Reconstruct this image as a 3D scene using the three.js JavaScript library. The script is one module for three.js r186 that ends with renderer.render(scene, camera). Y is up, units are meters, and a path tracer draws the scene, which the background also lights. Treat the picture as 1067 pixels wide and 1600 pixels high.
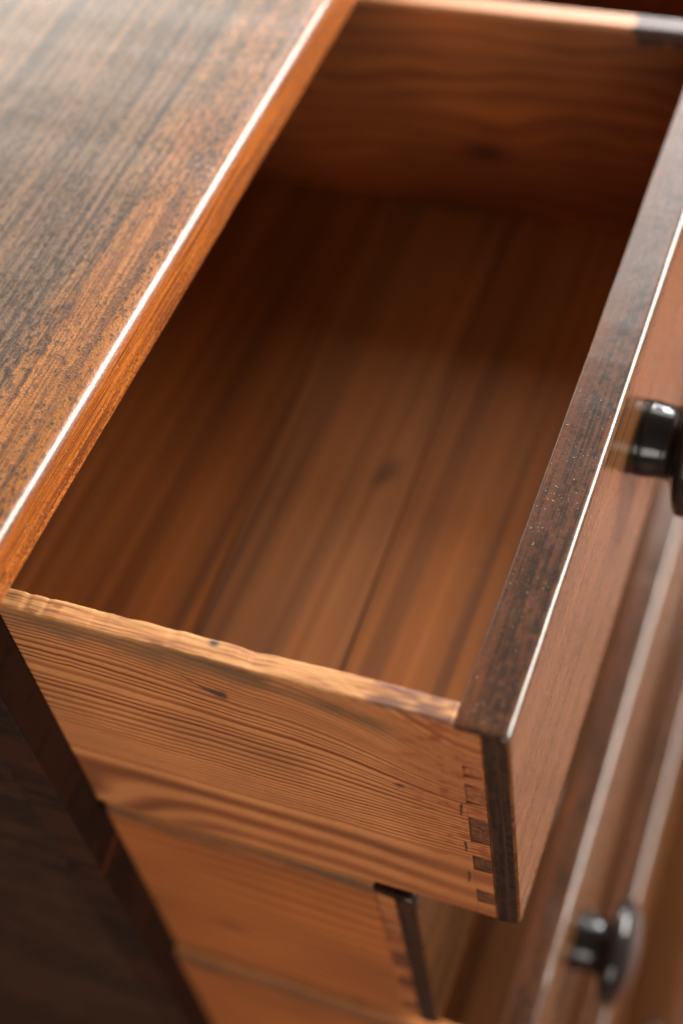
import * as THREE from 'three';
import { RectAreaLightUniformsLib } from 'three/addons/lights/RectAreaLightUniformsLib.js';

// ---------------------------------------------------------------- camera
const GROUND = 0.86;                       // the drawer's top edge stands 0.86 m above the floor
const scene = new THREE.Scene();
const camera = new THREE.PerspectiveCamera(37.87, 682 / 1024, 0.02, 60);
{
  const R = new THREE.Vector3(0.34524553, -0.11808842, 0.93105352), U = new THREE.Vector3(0.76284155, 0.61319485, -0.20509715), D = new THREE.Vector3(0.54669763, -0.78105518, -0.30178553);
  camera.position.set(-0.22426, 0.42407 + GROUND, 0.09825);
  camera.quaternion.setFromRotationMatrix(new THREE.Matrix4().makeBasis(R, U, D.negate()));
}
camera.focus = 0.548;
camera.userData.fStop = 3.2;

const renderer = new THREE.WebGLRenderer({ antialias: true });
renderer.toneMapping = THREE.LinearToneMapping;
renderer.toneMappingExposure = 1;
renderer.shadowMap.enabled = true;

// ---------------------------------------------------------------- light: the dim room, windows and added fill panels outside the frame
scene.background = new THREE.Color().setRGB(0.115, 0.09, 0.07);
RectAreaLightUniformsLib.init();
const WINDOWS_AND_FILLS = [
  // name of what it faces, aim point, azimuth from +x towards +z (deg), elevation (deg), distance, width, height, radiance
  { label: 'wide bright window with a white frame facing the drawer fronts', az: 52, el: 16, d: 2.2, w: 1.4, h: 0.85, i: 42, c: [1, 0.93, 0.85] },
  { label: 'wide bright window with a white frame beyond the far end of the chest', az: -42, el: 22, d: 2.4, w: 2.2, h: 1.0, i: 7.5, c: [1, 0.9, 0.79] },
  { label: 'broad pale added light panel with a white frame high beyond the drawers', az: -1, el: 35, d: 2.4, w: 1.4, h: 0.95, i: 4.6, c: [1, 0.94, 0.87] },  // added panel that lights the drawer floor, in place of a bright wall
  { label: 'narrow bright window with a white frame past the shut drawer', az: -3, el: 19, d: 1.9, w: 0.55, h: 0.7, i: 42, c: [0.97, 0.98, 1] },
  { label: 'wide pale added fill panel with a white frame behind the photographer', az: 158, el: 8, d: 2.2, w: 1.6, h: 0.9, i: 5.8, c: [1, 0.92, 0.82] },  // added fill panel for the near side boards; no such window is known
];

// ---------------------------------------------------------------- noise and textures
function rng(seed) { return () => { seed = (seed + 0x6d2b79f5) | 0; let t = Math.imul(seed ^ (seed >>> 15), 1 | seed); t = (t + Math.imul(t ^ (t >>> 7), 61 | t)) ^ t; return ((t ^ (t >>> 14)) >>> 0) / 4294967296; }; }
const P = new Uint8Array(512), G = new Float32Array(512);
{ const r = rng(7), a = [...Array(256).keys()]; for (let i = 255; i > 0; i--) { const j = Math.floor(r() * (i + 1)); [a[i], a[j]] = [a[j], a[i]]; } for (let i = 0; i < 512; i++) { P[i] = a[i & 255]; G[i] = a[(i * 7 + 3) & 255] / 127.5 - 1; } }
function n2(x, y) {                        // value noise, -1..1
  const xi = Math.floor(x), yi = Math.floor(y), fx = x - xi, fy = y - yi, u = fx * fx * (3 - 2 * fx), v = fy * fy * (3 - 2 * fy), X = xi & 255, Y = yi & 255, X1 = (X + 1) & 255, Y1 = (Y + 1) & 255;
  const a = G[P[X + P[Y]]], b = G[P[X1 + P[Y]]], c = G[P[X + P[Y1]]], d = G[P[X1 + P[Y1]]];
  return (a + (b - a) * u) * (1 - v) + (c + (d - c) * u) * v;
}
const fbm = (x, y, o = 3) => { let s = 0, k = 0.5; for (let i = 0; i < o; i++) { s += n2(x, y) * k; x = x * 2.03 + 17.1; y = y * 2.03 + 5.7; k *= 0.5; } return s; };
const ss = (a, b, x) => { const t = Math.min(1, Math.max(0, (x - a) / (b - a))); return t * t * (3 - 2 * t); };
const lerp = (a, b, t) => a + (b - a) * t;
const mix3 = (a, b, t) => [lerp(a[0], b[0], t), lerp(a[1], b[1], t), lerp(a[2], b[2], t)];
const rgb8 = (r, g, b) => [r / 255, g / 255, b / 255];

// A wood material: f(u, v) in metres -> [sRGB colour, roughness 0..1, height 0..1].
function wood(name, W, H, sw, sh, f, { bump = 0.0002, coat = 0, coatRough = 0.2, u0 = 0, v0 = 0, rough = 1, spec = 1 } = {}) {
  const col = new Uint8Array(W * H * 4), ro = new Uint8Array(W * H * 4), hi = new Uint8Array(W * H * 4);
  for (let j = 0, o = 0; j < H; j++) for (let i = 0; i < W; i++, o += 4) {
    const [c, r, h] = f(u0 + ((i + 0.5) / W) * sw, v0 + ((j + 0.5) / H) * sh);
    for (let k = 0; k < 3; k++) { col[o + k] = Math.min(255, Math.max(0, c[k] * 255)); ro[o + k] = Math.min(255, Math.max(0, r * 255)); hi[o + k] = Math.min(255, Math.max(0, h * 255)); }
    col[o + 3] = ro[o + 3] = hi[o + 3] = 255;
  }
  const tex = (d, srgb) => {
    const t = new THREE.DataTexture(d, W, H, THREE.RGBAFormat); t.wrapS = t.wrapT = THREE.RepeatWrapping; t.magFilter = THREE.LinearFilter; t.minFilter = THREE.LinearFilter;
    if (srgb) t.colorSpace = THREE.SRGBColorSpace; t.repeat.set(1 / sw, 1 / sh); t.offset.set(-u0 / sw, -v0 / sh); t.needsUpdate = true; return t;
  };
  const m = new THREE.MeshPhysicalMaterial({ map: tex(col, true), roughnessMap: tex(ro), roughness: rough, specularIntensity: spec, bumpMap: tex(hi), bumpScale: bump, clearcoat: coat, clearcoatRoughness: coatRough });
  m.name = name; return m;
}
function shifted(m, du, dv, tint) {        // the same wood from another place of the log
  const c = m.clone();
  for (const k of ['map', 'roughnessMap', 'bumpMap']) { c[k] = m[k].clone(); c[k].offset.x += du; c[k].offset.y += dv; c[k].needsUpdate = true; }
  if (tint) c.color.setRGB(...tint); return c;
}

// growth rings: phase p runs one unit per ring; returns 0 (early wood) .. 1 (late wood)
const ring = (p) => { const t = p - Math.floor(p); return ss(0.25, 0.8, t) * (1 - ss(0.86, 1.0, t)); };

// near side of the drawer, u = z (metres, -0.18 .. 0.0), v = height below/above: v 0 = bottom, 0.15 = top edge, then the top face
const pineSide = wood('weathered pine', 2048, 2048, 0.205, 0.175, (z, v) => {
  const y = v - 0.15;
  let q = y + 0.0006 * n2(z * 40, y * 60) + 0.0003 * n2(z * 160, y * 200);
  const yy = Math.min(0, y);
  q += 0.034 * Math.pow(ss(-0.075, 0.012, z), 1.6) * ss(-0.085, -0.028, yy);
  q += 0.010 * ss(-0.15, -0.05, z) * ss(-0.075, -0.012, yy);
  q += 0.034 * Math.pow(ss(-0.095, -0.185, z), 1.3) * ss(-0.105, -0.150, yy);
  q += 0.006 * ss(-0.06, 0, z) * ss(-0.095, -0.125, yy);
  // ring spacing by place in the log
  const count = (t) => t / 0.0036 + 1.3 * Math.sin(t * 70) + 0.8 * n2(t * 120, 3.3), p = q > -0.1 ? count(-q) : count(0.1) + (-q - 0.1) / 0.0150;
  const dense = ss(-0.106, -0.094, q), tt = p - Math.floor(p);
  const rr = lerp(ss(0.1, 0.55, tt) * (1 - ss(0.62, 0.98, tt)), ring(p), dense);
  const stretch = fbm(z * 30, q * 900, 3), fine = n2(z * 260, y * 5200), pores = n2(z * 900, y * 3000), big = fbm(z * 22 + 3, y * 34, 3);
  let late = lerp(1.0, 0.98, dense) * rr * (0.8 + 0.3 * n2(Math.floor(p) * 3.7, 2.2 + z * 8));
  late += 0.09 * stretch + 0.04 * fine;
  let c = mix3(rgb8(196, 129, 77), rgb8(110, 55, 23), Math.max(0, Math.min(1, late)));
  c = mix3(c, rgb8(190, 112, 58), 0.32 * ss(-0.105, -0.13, q));                     // the broad orange bands near the bottom
  const m = 1 + 0.16 * big + 0.05 * pores;
  c = [c[0] * m, c[1] * m, c[2] * m];
  // grey-brown grime along the upper edge, broken up
  const grime = ss(-0.015, -0.004, y + 0.004 * fbm(z * 90, 4, 3)) * ss(-0.012, -0.02, z + 0.05) * (0.35 + 0.8 * fbm(z * 60 + 9, y * 240, 3) + 0.3);
  if (y < 0.0) c = mix3(c, rgb8(112, 82, 54), Math.max(0, Math.min(0.75, grime)));
  const smear = Math.exp(-Math.pow((y + 0.008 + (z + 0.055) * 0.22) / 0.004, 2)) * ss(-0.115, -0.075, z) * (1 - ss(-0.03, -0.012, z)) * (0.55 + 0.9 * fbm(z * 70, y * 200, 2));
  c = mix3(c, rgb8(84, 62, 44), Math.max(0, Math.min(0.7, smear)));
  // a curved dark crack
  const cz = (z + 0.0930) / 0.0085, cy = y + 0.0205 + 0.0035 * cz - 0.0022 * cz * cz, cr = (1 - ss(0.75, 1.1, Math.abs(cz))) * Math.exp(-Math.pow(cy / (0.0005 + 0.0018 * ss(-0.4, 0.8, cz)), 2));
  c = mix3(c, rgb8(62, 42, 36), Math.min(0.85, cr));
  // red-brown varnish runs and specks near the joint
  const joint = ss(-0.034, -0.004, z), run = ss(0.08, 0.40, fbm(z * 160, y * 420 + 7, 3)) * joint * ss(-0.115, -0.09, y);
  c = mix3(c, rgb8(120, 52, 22), 0.7 * run);
  c = mix3(c, rgb8(150, 84, 44), 0.35 * joint);
  for (const [cy0, ch] of [[-0.0607, 0.0052], [-0.0905, 0.0048], [-0.1172, 0.0056]]) {   // splits along the scribed line
    const d = (y - cy0) / ch, k2 = Math.exp(-Math.pow((z + 0.0007 + 0.0003 * n2(y * 130, 2) - 0.00025 * d) / (0.00022 + 0.0002 * (1 + d)), 2)) * (1 - ss(0.75, 1, Math.abs(d)));
    c = mix3(c, rgb8(40, 24, 16), 0.9 * k2);
  }
  const speck = ss(0.75, 0.9, n2(z * 340 + 5, y * 420)) * ss(0.35, 0.7, n2(z * 60, y * 60 + 3)) * ss(-0.06, -0.01, z) + Math.exp(-Math.pow(Math.hypot((z + 0.0232) / 0.0021, (y + 0.0545) / 0.0014), 3));
  c = mix3(c, rgb8(70, 40, 26), Math.min(0.8, 0.8 * speck));
  if (y > -0.0012) {                                                                     // the worn top edge, paler and stringy
    const st = fbm(z * 40, v * 2600, 3), w = ss(-0.0012, 0.0006, y);
    let t = mix3(rgb8(214, 156, 98), rgb8(150, 92, 50), ss(-0.2, 0.4, st) * 0.85);
    t = mix3(t, rgb8(120, 66, 34), 0.5 * ss(0.25, 0.5, fbm(z * 120 + 4, v * 900, 2)));
    t = mix3(t, rgb8(92, 58, 50), 0.75 * ss(-0.034, -0.022, z + 0.006 * n2(z * 150, v * 500)) * ss(-0.45, 0.25, fbm(z * 130, v * 700 + 2, 2)));
    const spot = Math.exp(-(Math.pow((z + 0.0885) / 0.0016, 2) + Math.pow((v - 0.157) / 0.0011, 2)));
    t = mix3(t, rgb8(58, 50, 60), 0.9 * Math.min(1, spot * 1.3));
    c = mix3(c, t, w);
  }
  return [c, 0.62 + 0.12 * rr, 0.5 + 0.22 * rr + 0.12 * fine + 0.08 * stretch - 0.4 * cr];
}, { bump: 0.0001, u0: -0.195, v0: 0, coat: 0.12, coatRough: 0.35 });

// plain-sawn pine of the hidden and blurred drawer boards: wide cathedral figure
const pineFar = wood('dark aged pine', 1024, 1024, 0.4, 0.2, (u, v) => {
  let q = v + 0.024 * fbm(u * 8, v * 14, 3) + 0.02 * Math.exp(-Math.pow((u - 0.2) / 0.09, 2)) * Math.sin(v * 20);
  const k1 = Math.hypot((u - 0.29) / 0.03, (v - 0.066) / 0.012); q += 0.007 * Math.exp(-k1 * k1 * 0.4);
  const rr = ring(q / 0.0105 + 0.5 * n2(u * 6, v * 20)), st = fbm(u * 20, q * 500, 3), big = fbm(u * 14, v * 22 + 5, 3);
  let c = mix3(rgb8(158, 92, 44), rgb8(100, 50, 20), Math.max(0, Math.min(1, 0.36 * rr + 0.3 * st + 0.15)));
  const m = 1 + 0.3 * big; c = [c[0] * m, c[1] * m, c[2] * m];
  const kn = Math.hypot((u - 0.292) / 0.012, (v - 0.066) / 0.006); c = mix3(c, rgb8(70, 34, 14), 0.75 * Math.exp(-kn * kn));
  const top = ss(0.147, 0.151, v); c = mix3(c, rgb8(214, 150, 98), 0.75 * top);
  c = mix3(c, rgb8(54, 32, 24), 0.9 * ss(0.3665, 0.3695, u + 0.003 * n2(u * 150, v * 200)) * ss(0.1425, 0.1455, v + 0.004 * n2(u * 260, 3.3)));
  return [c, 0.6, 0.5 + 0.2 * rr + 0.1 * st];
}, { bump: 0.00015, coat: 0.15, coatRough: 0.35 });

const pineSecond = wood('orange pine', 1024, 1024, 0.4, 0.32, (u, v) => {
  const q = v + 0.008 * fbm(u * 7, v * 9 + 4, 2) + 0.02 * ss(0.22, 0.36, u) * ss(0.14, 0.05, v);
  const rr = ring(q / 0.0088 + 0.4 * n2(u * 5, v * 30)), st = fbm(u * 20, q * 600, 3), big = fbm(u * 12 + 3, v * 22, 3);
  let c = mix3(rgb8(162, 94, 46), rgb8(112, 57, 22), Math.max(0, Math.min(1, 0.6 * rr + 0.25 * st)));
  const m = 1 + 0.2 * big; c = [c[0] * m, c[1] * m, c[2] * m];
  const grimeShade = ss(0.136, 0.147, v + 0.004 * fbm(u * 40, 2, 3)) * (0.5 + 0.9 * fbm(u * 50, v * 180, 3)); c = mix3(c, rgb8(84, 56, 36), Math.max(0, Math.min(0.75, grimeShade)) * (1 - ss(0.1495, 0.151, v)));  // dark strip below the upper edge: grime, plus the gap's shade put into colour
  c = mix3(c, rgb8(216, 142, 84), 0.8 * ss(0.1495, 0.1512, v) * (1 - ss(0.158, 0.16, v)));  // upper edge made paler: the light on it is put into the colour
  const kn = Math.hypot((u - 0.315) / 0.008, (v - 0.05) / 0.004); c = mix3(c, rgb8(110, 58, 26), 0.6 * Math.exp(-kn * kn));
  return [c, 0.6, 0.5 + 0.2 * rr + 0.1 * st];
}, { bump: 0.00015, coat: 0.12, coatRough: 0.35 });

// drawer-bottom boards: u along the boards, v across
const floorWood = wood('drawer bottom pine', 1024, 1024, 0.4, 0.4, (u, v) => {
  const q = v + 0.003 * fbm(u * 4, v * 14, 2), rr = ring(q / 0.011 + 0.6 * n2(u * 2, v * 30)), st = fbm(u * 2.5, q * 330, 4), fine = n2(u * 60, v * 2200), big = fbm(u * 8 + 2, v * 20, 3);
  let c = mix3(rgb8(204, 136, 72), rgb8(150, 92, 44), Math.max(0, Math.min(1, 0.15 * rr + 0.42 * st + 0.36 + 0.05 * fine)));
  c = mix3(c, rgb8(112, 76, 46), 0.5 * ss(0.05, 0.5, fbm(u * 2 + 7, v * 90 + 3, 3)));
  const m = 1 + 0.16 * big; c = [c[0] * m, c[1] * m, c[2] * m];
  c = mix3(c, rgb8(84, 56, 34), (0.25 + 0.5 * ss(-0.1, 0.3, fbm(u * 3, v * 260 + 3, 3))) * ss(0.024, 0.014, v) * ss(0.0, 0.006, v));
  const kz = (v - 0.0585) / 0.0055, ku = (u - 0.188 - 0.004 * kz) / 0.0085, kn = Math.exp(-Math.pow(Math.hypot(kz, ku), 2.6));
  c = mix3(c, rgb8(96, 60, 32), 0.6 * kn);
  return [c, 0.72, 0.5 + 0.2 * rr + 0.15 * st];
}, { bump: 0.00012, coat: 0.04, coatRough: 0.4 });

// stained top board: u = along the chest, v = 0..0.02 front face, rounding, then inwards over the top
const TOPH = 0.0279;
const topWood = wood('worn dark stained top', 2048, 1536, 0.36, 0.27, (u, v) => {
  const w = v - TOPH;                                     // distance in from the front arris
  const q = v + 0.003 * fbm(u * 5, v * 16, 2);
  const st = fbm(u * 7, q * 380, 4), st2 = fbm(u * 30 + 4, q * 1500, 3), mott = fbm(u * 460, v * 1000, 4), mott2 = n2(u * 2100 + 8, v * 2300), bigm = fbm(u * 24, v * 60, 4);
  let c = mix3(rgb8(124, 92, 64), rgb8(64, 47, 35), ss(-0.5, 0.5, 0.9 * st + 0.5 * st2 + 0.35 * mott + 0.2 * mott2 + 0.25 * bigm));
  c = mix3(c, rgb8(36, 27, 22), 0.7 * ss(0.0, 0.6, mott * 0.7 + mott2 * 0.25 + bigm * 0.22 + 0.4 * st2 + 0.03));
  c = mix3(c, rgb8(150, 106, 66), 0.6 * ss(0.2, 0.42, fbm(u * 2.2 + 2, q * 260 + 9, 3)));
  c = mix3(c, rgb8(40, 30, 25), 0.6 * ss(0.24, 0.4, fbm(u * 2.6 + 12, q * 330 + 29, 3)));
  // where the stain has worn through along the front edge
  const edge = w + 0.006 * fbm(u * 12, 3.1, 3) + 0.007 * bigm + 0.005 * st + 0.007 * mott;
  const worn = 1 - ss(0.012, 0.030, edge);
  let o = mix3(rgb8(174, 110, 47), rgb8(116, 68, 28), ss(-0.35, 0.45, 0.7 * st2 + 0.7 * st + 0.2 * mott));
  const left = ss(-0.05, 0.5, mott * 0.8 + mott2 * 0.25 + 0.5 * bigm + 0.04) * lerp(1, 0.55, ss(0.006, 0.012, w) * (1 - ss(0.020, 0.030, w)));
  o = mix3(o, rgb8(56, 38, 27), left * 0.9);
  o = mix3(o, rgb8(66, 40, 24), 0.2 * (1 - ss(-0.002, 0.007, w + 0.004 * bigm + 0.004 * mott)));
  c = mix3(c, o, worn);
  if (w < -0.002) {                                        // the front face of the board: bright orange, darker and speckled low down
    const g = fbm(u * 30, v * 2400, 3), sp = n2(u * 1500, v * 2600), low = 1 - ss(0.004, 0.013, v + 0.002 * bigm);
    let f = mix3(rgb8(158, 88, 28), rgb8(92, 44, 13), ss(-0.25, 0.35, g));
    f = mix3(f, rgb8(70, 32, 10), (0.25 + 0.5 * low) * ss(-0.1, 0.55, sp + 0.4 * mott));
    f = mix3(f, rgb8(78, 40, 18), 0.5 * ss(0.0165, 0.021, v));
    c = mix3(f, c, ss(-0.009, -0.003, w));
  }
  const rough = 0.5 + 0.16 * ss(-0.2, 0.4, mott) - 0.1 * worn;
  return [c, rough, 0.5 + 0.16 * mott2 + 0.3 * mott + 0.2 * st2];
}, { bump: 0.00026, coat: 0.65, coatRough: 0.235, spec: 0.5 });

// drawer front: u along, v = 0..0.0193 top edge (inner to outer), then down the face
const frontWood = wood('stained drawer front', 2048, 1024, 0.4, 0.19, (u, v) => {
  const q = v + 0.002 * fbm(u * 6, v * 20, 2), st = fbm(u * 8, q * 480, 4), st2 = fbm(u * 30, q * 2000, 3), mott = fbm(u * 400, v * 600, 3), mott2 = n2(u * 1100, v * 1500), big = fbm(u * 12, v * 30 + 3, 3);
  let c = mix3(rgb8(104, 67, 35), rgb8(66, 42, 23), ss(-0.5, 0.55, st + 0.4 * st2 + 0.4 * mott));
  c = mix3(c, rgb8(128, 76, 40), 0.5 * ss(0.1, 0.5, fbm(u * 4, q * 160 + 6, 3)));
  if (v < 0.021) {                                        // top edge
    let t = mix3(rgb8(88, 55, 36), rgb8(46, 31, 23), ss(-0.35, 0.4, st2 * 0.7 + 0.6 * mott));
    t = mix3(t, rgb8(116, 62, 30), (1 - ss(0.003, 0.009, v + 0.003 * fbm(u * 40, v * 60, 2))) * ss(-0.3, 0.35, mott + 0.5 * big) * 0.75);
    t = mix3(t, rgb8(34, 25, 21), 0.5 * ss(0.1, 0.5, big + mott * 0.5));
    c = mix3(t, c, ss(0.0185, 0.021, v));
  }
  return [c, 0.42 + 0.12 * ss(-0.2, 0.4, mott), 0.5 + 0.24 * mott2 + 0.3 * mott + 0.1 * st2];
}, { bump: 0.00008, coat: 0.65, coatRough: 0.14, spec: 0.2 });

const endGrain = wood('dark stained end grain', 256, 512, 0.04, 0.16, (u, v) => {
  const g = fbm(u * 900, v * 60, 3), s = fbm(u * 300, v * 300 + 3, 3);
  const bead = Math.exp(-Math.pow((u - 0.0150 + 0.0006 * fbm(v * 40, 2, 2)) / 0.0005, 2)) * (0.6 + 0.8 * s);
  return [mix3(mix3(rgb8(46, 31, 21), rgb8(16, 11, 8), ss(-0.35, 0.35, g + s)), rgb8(84, 54, 34), Math.max(0, Math.min(0.7, bead))), 0.5, 0.5 + 0.3 * s + 0.2 * g];
}, { bump: 0.0002, coat: 0.3, coatRough: 0.25 });
const pinWood = wood('stained pin end grain', 128, 128, 0.02, 0.02, (u, v) => {
  const g = fbm(u * 260, v * 2400, 3), s = fbm(u * 900, v * 900, 2);
  return [mix3(rgb8(122, 70, 38), rgb8(76, 42, 22), ss(-0.4, 0.4, g + 0.7 * s)), 0.7, 0.5 + 0.4 * s];
}, { bump: 0.0002 });
const pinTones = [[2.3, 2.2, 2.1], [1.75, 1.7, 1.65], [0.95, 0.9, 0.9], [0.75, 0.75, 0.75], [0.95, 0.95, 0.95]].map((t, i) => shifted(pinWood, i * 0.3, i * 0.2, t));
const carcassWood = wood('dark stained carcass', 1024, 1024, 0.4, 0.4, (u, v) => {
  const q = v + 0.004 * fbm(u * 5, v * 14, 2), st = fbm(u * 6, q * 240, 4), mott = fbm(u * 120, v * 160, 3), big = fbm(u * 8, v * 14, 3);
  let c = mix3(rgb8(60, 38, 25), rgb8(34, 23, 16), ss(-0.4, 0.45, 0.7 * st + 0.5 * mott + 0.7 * big));
  c = mix3(c, rgb8(84, 42, 20), 0.6 * ss(0.18, 0.42, big + 0.3 * mott)); return [c, 0.75, 0.5 + 0.3 * mott + 0.1 * st];
}, { bump: 0.0002, coat: 0.0, spec: 0.4 });
const stileWood = shifted(carcassWood, 0.31, 0.17, [0.8, 0.68, 0.6]);
const groundWood = wood('floor plank wood', 512, 512, 0.6, 0.3, (u, v) => {
  const st = fbm(u * 5, v * 160, 4), big = fbm(u * 6, v * 9, 3);
  return [mix3(rgb8(150, 92, 58), rgb8(92, 54, 34), ss(-0.35, 0.35, st + 0.6 * big)), 0.45, 0.5 + 0.3 * st];
}, { bump: 0.0003, coat: 0.3, coatRough: 0.3 });

// ---------------------------------------------------------------- geometry helpers
// Rounds the corners of a closed polygon [[a, b, radius], ...] and returns the outline points.
function roundPoly(pts, seg = 4) {
  const out = [], n = pts.length;
  for (let i = 0; i < n; i++) {
    const [x, y, r = 0] = pts[i], [px, py] = pts[(i + n - 1) % n], [qx, qy] = pts[(i + 1) % n];
    if (r < 1e-6) { out.push([x, y]); continue; }
    const l1 = Math.hypot(px - x, py - y), l2 = Math.hypot(qx - x, qy - y), u = [(px - x) / l1, (py - y) / l1], w = [(qx - x) / l2, (qy - y) / l2];
    const ang = Math.acos(u[0] * w[0] + u[1] * w[1]), t = Math.min(r / Math.tan(ang / 2), l1 * 0.49, l2 * 0.49), rr = t * Math.tan(ang / 2), h = rr / Math.sin(ang / 2), bl = Math.hypot(u[0] + w[0], u[1] + w[1]);
    const c = [x + ((u[0] + w[0]) / bl) * h, y + ((u[1] + w[1]) / bl) * h];
    let a0 = Math.atan2(y + u[1] * t - c[1], x + u[0] * t - c[0]), a1 = Math.atan2(y + w[1] * t - c[1], x + w[0] * t - c[0]);
    let d = a1 - a0; while (d > Math.PI) d -= 2 * Math.PI; while (d < -Math.PI) d += 2 * Math.PI;
    for (let k = 0; k <= seg; k++) out.push([c[0] + rr * Math.cos(a0 + (d * k) / seg), c[1] + rr * Math.sin(a0 + (d * k) / seg)]);
  }
  return out;
}
// Adds points along the long straight stretches of an outline, so that they can be bent a little.
function refine(poly, step) {
  const out = []; poly.forEach((p, i) => { const q = poly[(i + 1) % poly.length], n = Math.max(1, Math.ceil(Math.hypot(q[0] - p[0], q[1] - p[1]) / step)); for (let k = 0; k < n; k++) out.push([lerp(p[0], q[0], k / n), lerp(p[1], q[1], k / n)]); }); return out;
}
// Sweeps an outline (cross-section) along an axis. axis x: outline (z, y); axis z: (x, y); axis y: (x, z). uv = (place along the axis, length round the outline), both in metres.
function sweep(axis, from, to, outline, { step = 0.02, ease = 0.0006, bend, caps = false } = {}) {
  const n = outline.length, area = outline.reduce((s, p, i) => { const q = outline[(i + 1) % n]; return s + p[0] * q[1] - q[0] * p[1]; }, 0), sg = area > 0 ? 1 : -1;
  const nor = outline.map((p, i) => { const a = outline[(i + n - 1) % n], b = outline[(i + 1) % n], dx = b[0] - a[0], dy = b[1] - a[1], l = Math.hypot(dx, dy) || 1; return [(dy / l) * sg, (-dx / l) * sg]; });
  const per = [0]; for (let i = 0; i < n; i++) { const q = outline[(i + 1) % n]; per.push(per[i] + Math.hypot(q[0] - outline[i][0], q[1] - outline[i][1])); }
  const len = to - from, k = Math.max(1, Math.ceil(len / step)), stops = [[from, ease], [from + ease * 0.3, ease * 0.3]];
  for (let i = 0; i <= k; i++) stops.push([from + ease + ((len - 2 * ease) * i) / k, 0]);
  stops.push([to - ease * 0.3, ease * 0.3], [to, ease]);
  const pos = [], uv = [], idx = [], put = (a, b, t) => (axis === 'x' ? [t, b, a] : axis === 'z' ? [a, b, t] : [a, t, b]), v = new THREE.Vector3();
  for (const [t, inset] of stops) for (let i = 0; i <= n; i++) {
    const p = outline[i % n], m = nor[i % n]; v.set(...put(p[0] - m[0] * inset, p[1] - m[1] * inset, t)); if (bend) bend(v, m, t, p); pos.push(v.x, v.y, v.z); uv.push(t, per[i]);
  }
  for (let s = 0; s + 1 < stops.length; s++) for (let i = 0; i < n; i++) { const a = s * (n + 1) + i, b = a + n + 1; idx.push(a, b, a + 1, a + 1, b, b + 1); }
  const body = idx.length;
  const contour = outline.map((p) => new THREE.Vector2(p[0], p[1])), tri = THREE.ShapeUtils.triangulateShape(contour, []);
  for (const end of [0, stops.length - 1]) {
    const base = pos.length / 3;
    for (let i = 0; i < n; i++) { const s = (end * (n + 1) + i) * 3; pos.push(pos[s], pos[s + 1], pos[s + 2]); uv.push(outline[i][0], outline[i][1]); }
    for (const f of tri) idx.push(base + f[0], base + f[end ? 1 : 2], base + f[end ? 2 : 1]);
  }
  // outward faces: the signed volume tells the winding
  const g = new THREE.BufferGeometry(); let vol = 0;
  for (let i = 0; i < body; i += 3) { const [a, b, c] = [idx[i] * 3, idx[i + 1] * 3, idx[i + 2] * 3]; vol += pos[a] * (pos[b + 1] * pos[c + 2] - pos[b + 2] * pos[c + 1]) - pos[a + 1] * (pos[b] * pos[c + 2] - pos[b + 2] * pos[c]) + pos[a + 2] * (pos[b] * pos[c + 1] - pos[b + 1] * pos[c]); }
  // only the swept walls are measured; orient them by comparing one wall normal with the outline's outward normal
  const [i0, i1, i2] = [idx[6 * n * 2], idx[6 * n * 2 + 1], idx[6 * n * 2 + 2]].map((q) => new THREE.Vector3(pos[q * 3], pos[q * 3 + 1], pos[q * 3 + 2]));
  const fn = i1.clone().sub(i0).cross(i2.clone().sub(i0)), on = new THREE.Vector3(...put((nor[0][0] + nor[1][0]) / 2, (nor[0][1] + nor[1][1]) / 2, 0));
  if (fn.dot(on) < 0) for (let i = 0; i < body; i += 3) [idx[i + 1], idx[i + 2]] = [idx[i + 2], idx[i + 1]];
  for (let i = body; i < idx.length; i += 3) {           // caps look along the axis
    const q = [0, 1, 2].map((j) => new THREE.Vector3().fromArray(pos, idx[i + j] * 3)), c = q[1].clone().sub(q[0]).cross(q[2].clone().sub(q[0])), first = i < body + (idx.length - body) / 2;
    if ((axis === 'x' ? c.x : axis === 'z' ? c.z : c.y) * (first ? -1 : 1) < 0) [idx[i + 1], idx[i + 2]] = [idx[i + 2], idx[i + 1]];
  }
  g.setAttribute('position', new THREE.Float32BufferAttribute(pos, 3)); g.setAttribute('uv', new THREE.Float32BufferAttribute(uv, 2)); g.setIndex(idx); g.computeVertexNormals();
  const N = g.attributes.normal;                          // close the seam round the outline
  for (let s = 0; s < stops.length; s++) { const a = s * (n + 1), b = a + n, x = N.getX(a) + N.getX(b), y = N.getY(a) + N.getY(b), z = N.getZ(a) + N.getZ(b), l = Math.hypot(x, y, z) || 1; N.setXYZ(a, x / l, y / l, z / l); N.setXYZ(b, x / l, y / l, z / l); }
  if (caps) { g.addGroup(0, body, 0); g.addGroup(body, idx.length - body, 1); }
  return g;
}
const rect = (a0, a1, b0, b1, r = 0.0015, seg = 4) => roundPoly([[a0, b0, r], [a0, b1, r], [a1, b1, r], [a1, b0, r]], seg);
const board = (axis, from, to, a0, a1, b0, b1, r = 0.0015, opt = {}) => sweep(axis, from, to, rect(a0, a1, b0, b1, r), opt);
function mesh(name, geometry, material, parent) { const m = new THREE.Mesh(geometry, material); m.name = name; m.castShadow = m.receiveShadow = true; parent.add(m); return m; }

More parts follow.
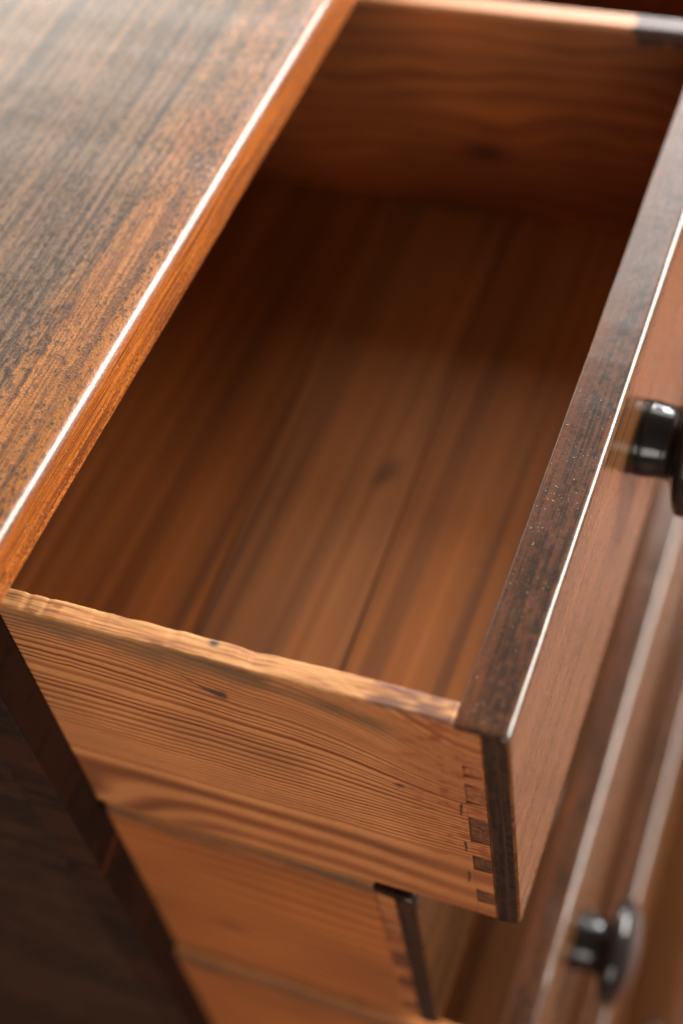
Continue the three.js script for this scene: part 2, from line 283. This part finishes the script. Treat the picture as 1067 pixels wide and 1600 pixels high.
// ---------------------------------------------------------------- the floor, the windows and the added fill panels
{
  const floor = new THREE.Group(); floor.name = 'floor'; floor.userData = { kind: 'structure', label: 'reddish brown wooden plank floor under and beyond the chest' }; scene.add(floor);
  mesh('subfloor', new THREE.BoxGeometry(9, 0.05, 9), new THREE.MeshStandardMaterial({ color: 0x1c120c, roughness: 0.9 }), floor).position.set(1.2, -0.041, 0);
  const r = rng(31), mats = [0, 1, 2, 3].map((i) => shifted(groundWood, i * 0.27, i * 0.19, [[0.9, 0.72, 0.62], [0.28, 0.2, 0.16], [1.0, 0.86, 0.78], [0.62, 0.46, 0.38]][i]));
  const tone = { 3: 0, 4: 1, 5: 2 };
  for (let k = -8; k < 10; k++) {
    const z0 = -0.79 + k * 0.165, z1 = z0 + 0.162, x0 = -1.2 - r() * 0.8;
    mesh('plank', board('x', x0, x0 + 2.4, z0, z1, -0.02, 0, 0.001, { step: 3 }), mats[k in tone ? tone[k] : Math.floor(r() * 4)], floor);
    mesh('plank', board('x', x0 + 2.403, x0 + 5.4, z0, z1, -0.02, 0, 0.001, { step: 3 }), mats[k in tone ? tone[k] : Math.floor(r() * 4)], floor);
  }
}
const white = new THREE.MeshStandardMaterial({ color: new THREE.Color().setRGB(0.75, 0.73, 0.7), roughness: 0.5 });
for (const s of WINDOWS_AND_FILLS) {
  const w = new THREE.Group(), a = (s.az * Math.PI) / 180, e = (s.el * Math.PI) / 180; w.name = 'window' + (WINDOWS_AND_FILLS.indexOf(s) ? '_00' + WINDOWS_AND_FILLS.indexOf(s) : '');
  w.position.set(0.15 + Math.cos(a) * Math.cos(e) * s.d, 0.8 + Math.sin(e) * s.d, -0.08 + Math.sin(a) * Math.cos(e) * s.d);
  w.lookAt(0.15, s.el > 30 ? 0.8 : w.position.y, -0.08); w.userData = { label: s.label, category: 'window', group: 'windows of the room' }; scene.add(w);
  const f = 0.07, hw = s.w / 2, hh = s.h / 2;
  for (const [n, bw, bh, x, y] of [['frame', s.w + 2 * f, f, 0, hh + f / 2], ['sill', s.w + 2 * f, f, 0, -hh - f / 2], ['jamb', f, s.h, -hw - f / 2, 0], ['jamb', f, s.h, hw + f / 2, 0]]) mesh(n, new THREE.BoxGeometry(bw, bh, 0.08), white, w).position.set(x, y, 0);
  const pane = new THREE.MeshStandardMaterial({ color: 0x000000, emissive: new THREE.Color().setRGB(...s.c), emissiveIntensity: 1, roughness: 1 });
  mesh('pane', new THREE.BoxGeometry(s.w, s.h, 0.01), pane, w).position.z = -0.01;
  const l = new THREE.RectAreaLight(new THREE.Color().setRGB(...s.c), s.i, s.w, s.h); l.name = 'daylight'; l.position.z = 0.02; l.rotation.y = Math.PI; w.add(l);   // an area light shines along its own -z; the window's +z looks into the room
}

// ---------------------------------------------------------------- the chest of drawers
const BX = 0.403, BZ = -0.36;
const chest = new THREE.Group(); chest.name = 'chest_of_drawers'; chest.position.set(BX, 0, BZ);
chest.userData = { label: 'tall dark stained wooden chest with its drawers pulled out, black knobs and a worn top', category: 'chest of drawers' };
scene.add(chest);
const at = (g) => g.translate(-BX, GROUND, -BZ);
const ZS = -0.171, ZB = -0.53, XR = 0.8095;
const TZ = -0.1585;                                        // front face of the top board
{
  const top = roundPoly([[TZ, 0.018, 0.0012], [TZ, 0.0412, 0.0070], [ZB - 0.004, 0.0412, 0.003], [ZB - 0.004, 0.018, 0.001]], 8);
  mesh('top_board', at(sweep('x', -0.034, 0.84, top, { step: 0.006, bend: (v, m, t) => { const s = 0.00025 * fbm(t * 60, 1.5, 3); v.y += m[1] > 0.3 ? s : 0; v.z += m[0] > 0.2 ? s * 1.2 : 0; } })), topWood, chest);
  mesh('side_panel', at(board('z', ZB, ZS - 0.019, -0.0188, -0.0008, -0.8, 0.0178, 0.001, { step: 0.1 })), carcassWood, chest);
  mesh('side_panel', at(board('z', ZB, ZS - 0.019, XR, XR + 0.018, -0.8, 0.0178, 0.001, { step: 0.1 })), carcassWood, chest);
  // front stiles; the left one is pieced with a slanting joint below the top drawer
  const poly = (pts) => roundPoly(pts.map((p) => [...p, 0.0006]), 2), zr = [ZS - 0.0188, ZS];
  mesh('stile', at(sweep('z', ...zr, poly([[-0.0188, 0.0178], [-0.0006, 0.0178], [-0.0006, -0.1580], [0.0006, -0.1580], [0.0006, -0.1822], [-0.0188, -0.1885]]), { ease: 0.0008 })), stileWood, chest).userData.label = 'upper part of the left stile, ending in a slanting joint';
  mesh('stile', at(sweep('z', ...zr, poly([[-0.0188, -0.1893], [0.0006, -0.1830], [0.0006, -0.3150], [-0.0036, -0.3150], [-0.0036, -0.8], [-0.0188, -0.8]]), { ease: 0.0008 })), stileWood, chest);
  mesh('stile', at(board('z', ...zr, XR - 0.002, XR + 0.018, -0.8, 0.0178, 0.001)), stileWood, chest);
  mesh('joint_strip', at(sweep('z', ZS - 0.012, ZS + 0.0001, poly([[-0.0186, -0.1886], [0.0003, -0.1824], [0.0003, -0.1831], [-0.0186, -0.1893]]), { ease: 0.0003 })), new THREE.MeshStandardMaterial({ color: 0x8a3c16, roughness: 0.6 }), chest);
  for (const y of [-0.1595, -0.3185, -0.4835, -0.6455]) mesh('rail', at(board('x', 0.0030, XR - 0.0025, ZS - 0.04, ZS - 0.0005, y + 0.0002, y + 0.0078, 0.0008, { step: 0.1 })), stileWood, chest);
  mesh('rail', at(board('x', -0.0003, XR - 0.0025, ZS - 0.04, ZS - 0.0005, 0.002, 0.0176, 0.0008, { step: 0.1 })), stileWood, chest);
  mesh('stile', at(board('z', ...zr, 0.3925, 0.4105, -0.1505, 0.0015, 0.001)), stileWood, chest).userData.label = 'short upright between the two small top drawers';
  mesh('back_panel', at(board('x', -0.0005, XR - 0.0005, ZB + 0.001, ZB + 0.009, -0.8, 0.0176, 0.001, { step: 0.2 })), carcassWood, chest);
  mesh('plinth', at(board('x', -0.024, XR + 0.024, ZB - 0.004, ZS + 0.006, -0.86, -0.802, 0.003, { step: 0.2 })), carcassWood, chest);
}

const black = new THREE.MeshPhysicalMaterial({ color: new THREE.Color().setRGB(0.012, 0.01, 0.01), roughness: 0.5, specularIntensity: 0.12, clearcoat: 0.8, clearcoatRoughness: 0.06 });
const knobShape = new THREE.LatheGeometry(new THREE.SplineCurve([[0.0001, 0], [0.0150, 0], [0.0163, 0.0012], [0.0166, 0.0035], [0.0163, 0.0058], [0.0159, 0.0085], [0.0157, 0.0115], [0.0160, 0.0140], [0.0185, 0.0162], [0.0245, 0.0180], [0.0285, 0.0198], [0.0300, 0.0228], [0.0290, 0.0262], [0.0250, 0.0298], [0.0180, 0.0328], [0.0090, 0.0346], [0.0001, 0.0350]].map((p) => new THREE.Vector2(...p))).getPoints(72), 64).rotateX(Math.PI / 2);

const H = 0.15, T = 0.0193, A = 0.0091, W = 0.0087, BACK = -0.335;
// Builds one drawer; its origin is the upper outer corner where the near side meets the front.
function makeDrawer(XO, knobs, worn) {
  const XF = XO - 0.0129;
  const d = new THREE.Group(); d.name = 'drawer';
  // near side board, its upper edge worn and chipped
  const near = refine(roundPoly([[0, -H, 0.0006], [0, 0, worn], [W, 0, 0.0007], [W, -H, 0.0006]], 4), 0.01);
  mesh('side_board', sweep('z', BACK, 0.0014, near, { step: 0.0007, ease: 0.0004, bend: (v, m, t, p) => {
    if (p[1] > -0.003) {
      if (t > -0.0003) v.y = Math.min(v.y, -0.0031);
      const chip = Math.max(0, n2(t * 95, 0.5) - 0.25) * 0.0011 + Math.max(0, n2(t * 260, 4.5) - 0.35) * 0.0006, wave = 0.0002 * fbm(t * 40, 7.5, 3);
      v.y += wave - (p[0] > W * 0.5 ? chip : chip * 0.5); if (p[0] > W * 0.5) v.x -= chip * 0.6 + 0.0003 * n2(t * 130, 9); else v.x += 0.00018 * n2(t * 70, 3) + 0.0003 * Math.max(0, n2(t * 200, 8));
    } } }), pineSide, d);
  mesh('side_board', sweep('z', BACK, -0.0004, refine(roundPoly([[XF, -H, 0.0006], [XF, 0, 0.0035], [XO, 0, 0.0012], [XO, -H, 0.0006]], 5), 0.02), { step: 0.01 }), pineFar, d);
  mesh('back_board', board('x', W + 0.0004, XF - 0.0004, BACK, BACK + 0.011, -H + 0.003, -0.006, 0.001, { step: 0.1 }), pineFar, d);
  // bottom boards run across the drawer; their joints stand a little askew and open
  const cuts = [[-0.0003, -0.0003], [-0.0815, -0.0945], [-0.152, -0.170], [-0.238, -0.244], [-0.323, -0.323]], r = rng(5);
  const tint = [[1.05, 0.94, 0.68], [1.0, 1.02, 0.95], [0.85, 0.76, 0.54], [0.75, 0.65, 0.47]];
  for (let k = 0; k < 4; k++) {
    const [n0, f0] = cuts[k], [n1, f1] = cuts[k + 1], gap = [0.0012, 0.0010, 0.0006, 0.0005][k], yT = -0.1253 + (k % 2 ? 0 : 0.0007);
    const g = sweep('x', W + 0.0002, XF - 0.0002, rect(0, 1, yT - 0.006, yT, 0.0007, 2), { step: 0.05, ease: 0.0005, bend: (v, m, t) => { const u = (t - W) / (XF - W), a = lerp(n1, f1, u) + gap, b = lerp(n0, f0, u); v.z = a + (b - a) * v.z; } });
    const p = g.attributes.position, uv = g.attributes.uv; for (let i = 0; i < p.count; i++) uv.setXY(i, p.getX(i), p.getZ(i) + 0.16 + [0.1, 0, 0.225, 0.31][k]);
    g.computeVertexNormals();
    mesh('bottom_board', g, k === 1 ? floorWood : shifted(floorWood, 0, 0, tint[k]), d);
  }
  // the front: its top edge laps over the side
  const fo = refine(roundPoly([[0, -0.0024, 0.0006], [0, -0.0004, 0.0007], [T, -0.0004, worn > 0.002 ? 0.0055 : 0.0034], [T, -H - 0.0004, 0.0065], [A, -H - 0.0004, 0.0006], [A, -0.0024, 0.0003]], 7), 0.012);
  // start the outline at the inner top corner so that v = 0 lies there
  const fr = sweep('x', -0.0006, XO + 0.0006, fo, { step: 0.003, ease: 0.0012, caps: true, bend: (v, m, t, p) => { const s = fbm(t * 55, 2.5, 3); if (p[1] > -0.004) { v.y += 0.0002 * s; if (p[0] < 0.004) v.z += 0.00012 * n2(t * 40, 6.5) + 0.0009 * Math.max(0, n2(t * 130, 1.5) - 0.6); } if (m[0] > 0.3) v.z += 0.00015 * s; } });
  const off = 0.0024 - 0.0004; for (let i = 0; i < fr.attributes.uv.count; i++) fr.attributes.uv.setY(i, fr.attributes.uv.getY(i) - off);
  mesh('front_board', fr, [frontWood, endGrain], d);
  mesh('front_lining', board('x', W + 0.0003, XF - 0.0003, 0.0002, A - 0.0002, -H, -0.0028, 0.0005, { step: 0.1 }), frontWood, d);
  // the half-blind dovetail joint: pins of the front show dark between the tails of the side
  const pins = [[-0.0275, -0.034], [-0.0405, -0.0535], [-0.066, -0.0845], [-0.0975, -0.1085], [-0.1275, -0.138]], q = rng(11);
  let y0 = -0.0027;
  for (let k = 0; k <= pins.length; k++) {
    const end = k < pins.length ? pins[k][0] : -H, s0 = k ? 0.0008 : 0, s1 = k < pins.length ? 0.0008 : 0, z0 = 0.00144, prx = -0.00005 + q() * 0.0001;
    mesh('dovetail_tail', faceUV(sweep('x', prx, W, roundPoly([[z0, y0 - s0, 0.00005], [A - 0.0002, y0 - 0.00008, 0.0002], [A - 0.0002, end + 0.00008, 0.0002], [z0, end + s1, 0.00005]], 2), { ease: 0.00008 })), pineSide, d);
    if (k < pins.length) {
      mesh('dovetail_pin', sweep('x', (k < 2 ? 0.00002 : 0.0002) + q() * 0.00025, W, roundPoly([[0.0015 + q() * 0.0007, pins[k][0] - 0.0008, 0.0002], [A - 0.0001, pins[k][0] - 0.00005, 0.0002], [A - 0.0001, pins[k][1] + 0.00005, 0.0002], [0.0015 + q() * 0.0005, pins[k][1] + 0.0008, 0.0002]], 2), { ease: 0.0002 }), pinTones[k], d); y0 = pins[k][1];
    }
  }
  for (const kx of knobs) mesh('knob', knobShape, black, d).position.set(kx, -0.063, T - 0.0002);
  return d;
}
// grain that runs on from the side board: u = z, v = height
function faceUV(g) { const p = g.attributes.position, t = g.attributes.uv; for (let i = 0; i < p.count; i++) t.setXY(i, p.getZ(i), p.getY(i) + 0.15); return g; }
// dusty specks on the varnish, also standing for the glints of the lacquer: place(i) -> [x, y, z]
function dustGlints(parent, n, seed, place) {
  const r = rng(seed), pos = [], idx = [];
  for (let i = 0; i < n; i++) {
    const [x, y, z] = place(r), s = 0.00005 + 0.00013 * Math.pow(r(), 3), l = s * (1 + 1.5 * r()), a = r() * 6.28, b = pos.length / 3, ca = Math.cos(a), sa = Math.sin(a);
    for (const [p, q, h] of [[l, 0, 0], [0, s, 0], [-l, 0, 0], [0, -s, 0], [0, 0, s * 0.9], [0, 0, -s * 0.3]]) pos.push(x + p * ca - q * sa, y + h, z + p * sa + q * ca);
    for (const f of [[0, 4, 1], [1, 4, 2], [2, 4, 3], [3, 4, 0], [1, 5, 0], [2, 5, 1], [3, 5, 2], [0, 5, 3]]) idx.push(b + f[0], b + f[1], b + f[2]);
  }
  const g = new THREE.BufferGeometry(); g.setAttribute('position', new THREE.Float32BufferAttribute(pos, 3)); g.setIndex(idx); g.computeVertexNormals();
  mesh('dustGlints', g, dustGlintMat, parent).userData.kind = 'stuff';
}
const dustGlintMat = new THREE.MeshStandardMaterial({ color: new THREE.Color().setRGB(0.5, 0.46, 0.42), roughness: 0.6 });
const small = makeDrawer(0.3905, [0.1875], 0.0012), wide = makeDrawer(0.803, [0.0945, 0.7085], 0.0038);
const DRAWERS = [
  // the drawer, x, y of the upper edge, how far in front of the open top drawer it stands, label
  [small, 0, 0, 0, 'small top drawer, pulled far out and empty, with grained pine side'],
  [small, 0.4125, 0, ZS - T, 'small top drawer that is shut'],
  [wide, 0.0010, -0.160, -0.0455, 'wide drawer under the small ones, pulled out a little less'],
  [wide, -0.0030, -0.3175, -0.0008, 'third drawer down, its front out as far as the top one'],
  [wide, 0.0, -0.484, 0.020, 'fourth drawer down, pulled out past the third'],
  [wide, 0.0, -0.646, 0.070, 'lowest drawer, pulled out furthest'],
];
DRAWERS.forEach(([source, x, y, z, label], i) => {
  const d = source.parent ? source.clone() : source; d.name = i ? 'drawer_00' + i : 'drawer';
  d.position.set(x - BX, y + GROUND, z - BZ); d.userData = { label };
  if (i) { d.children.filter((c) => c.name === 'side_board')[0].material = i === 2 ? pineSecond : shifted(pineSecond, 0.23 * i, 0); d.children.filter((c) => c.name === 'front_board')[0].material = [shifted(frontWood, 0.37 * i, 0, i === 2 ? [0.55, 0.5, 0.46] : [1, 1, 1]), endGrain]; }  // second drawer's front tinted dark, in place of the shade under the top drawer
  if (i > 3) for (const k of d.children) if (k.name === 'knob') k.position.y -= 0.02;
  chest.add(d);
});

dustGlints(small, 520, 3, (r) => { let x, z; do { x = Math.pow(r(), 1.2) * 0.38; z = 0.001 + r() * 0.0155; } while (n2(x * 110, z * 260) + 0.7 * n2(x * 30, z * 60) < r() * 1.2 - 0.5); return [x, -0.0003, z]; });
const rim = new THREE.Group(); dustGlints(rim, 380, 9, (r) => { const e = r(); return e < 0.5 ? [r() * 0.3 - BX, 0.0413 + GROUND, TZ - 0.004 - Math.pow(r(), 2) * 0.03 - BZ] : [r() * 0.3 - BX, 0.019 + 0.014 * r() + GROUND, TZ + 0.0001 - BZ]; });
chest.add(rim.children[0]);

renderer.render(scene, camera);
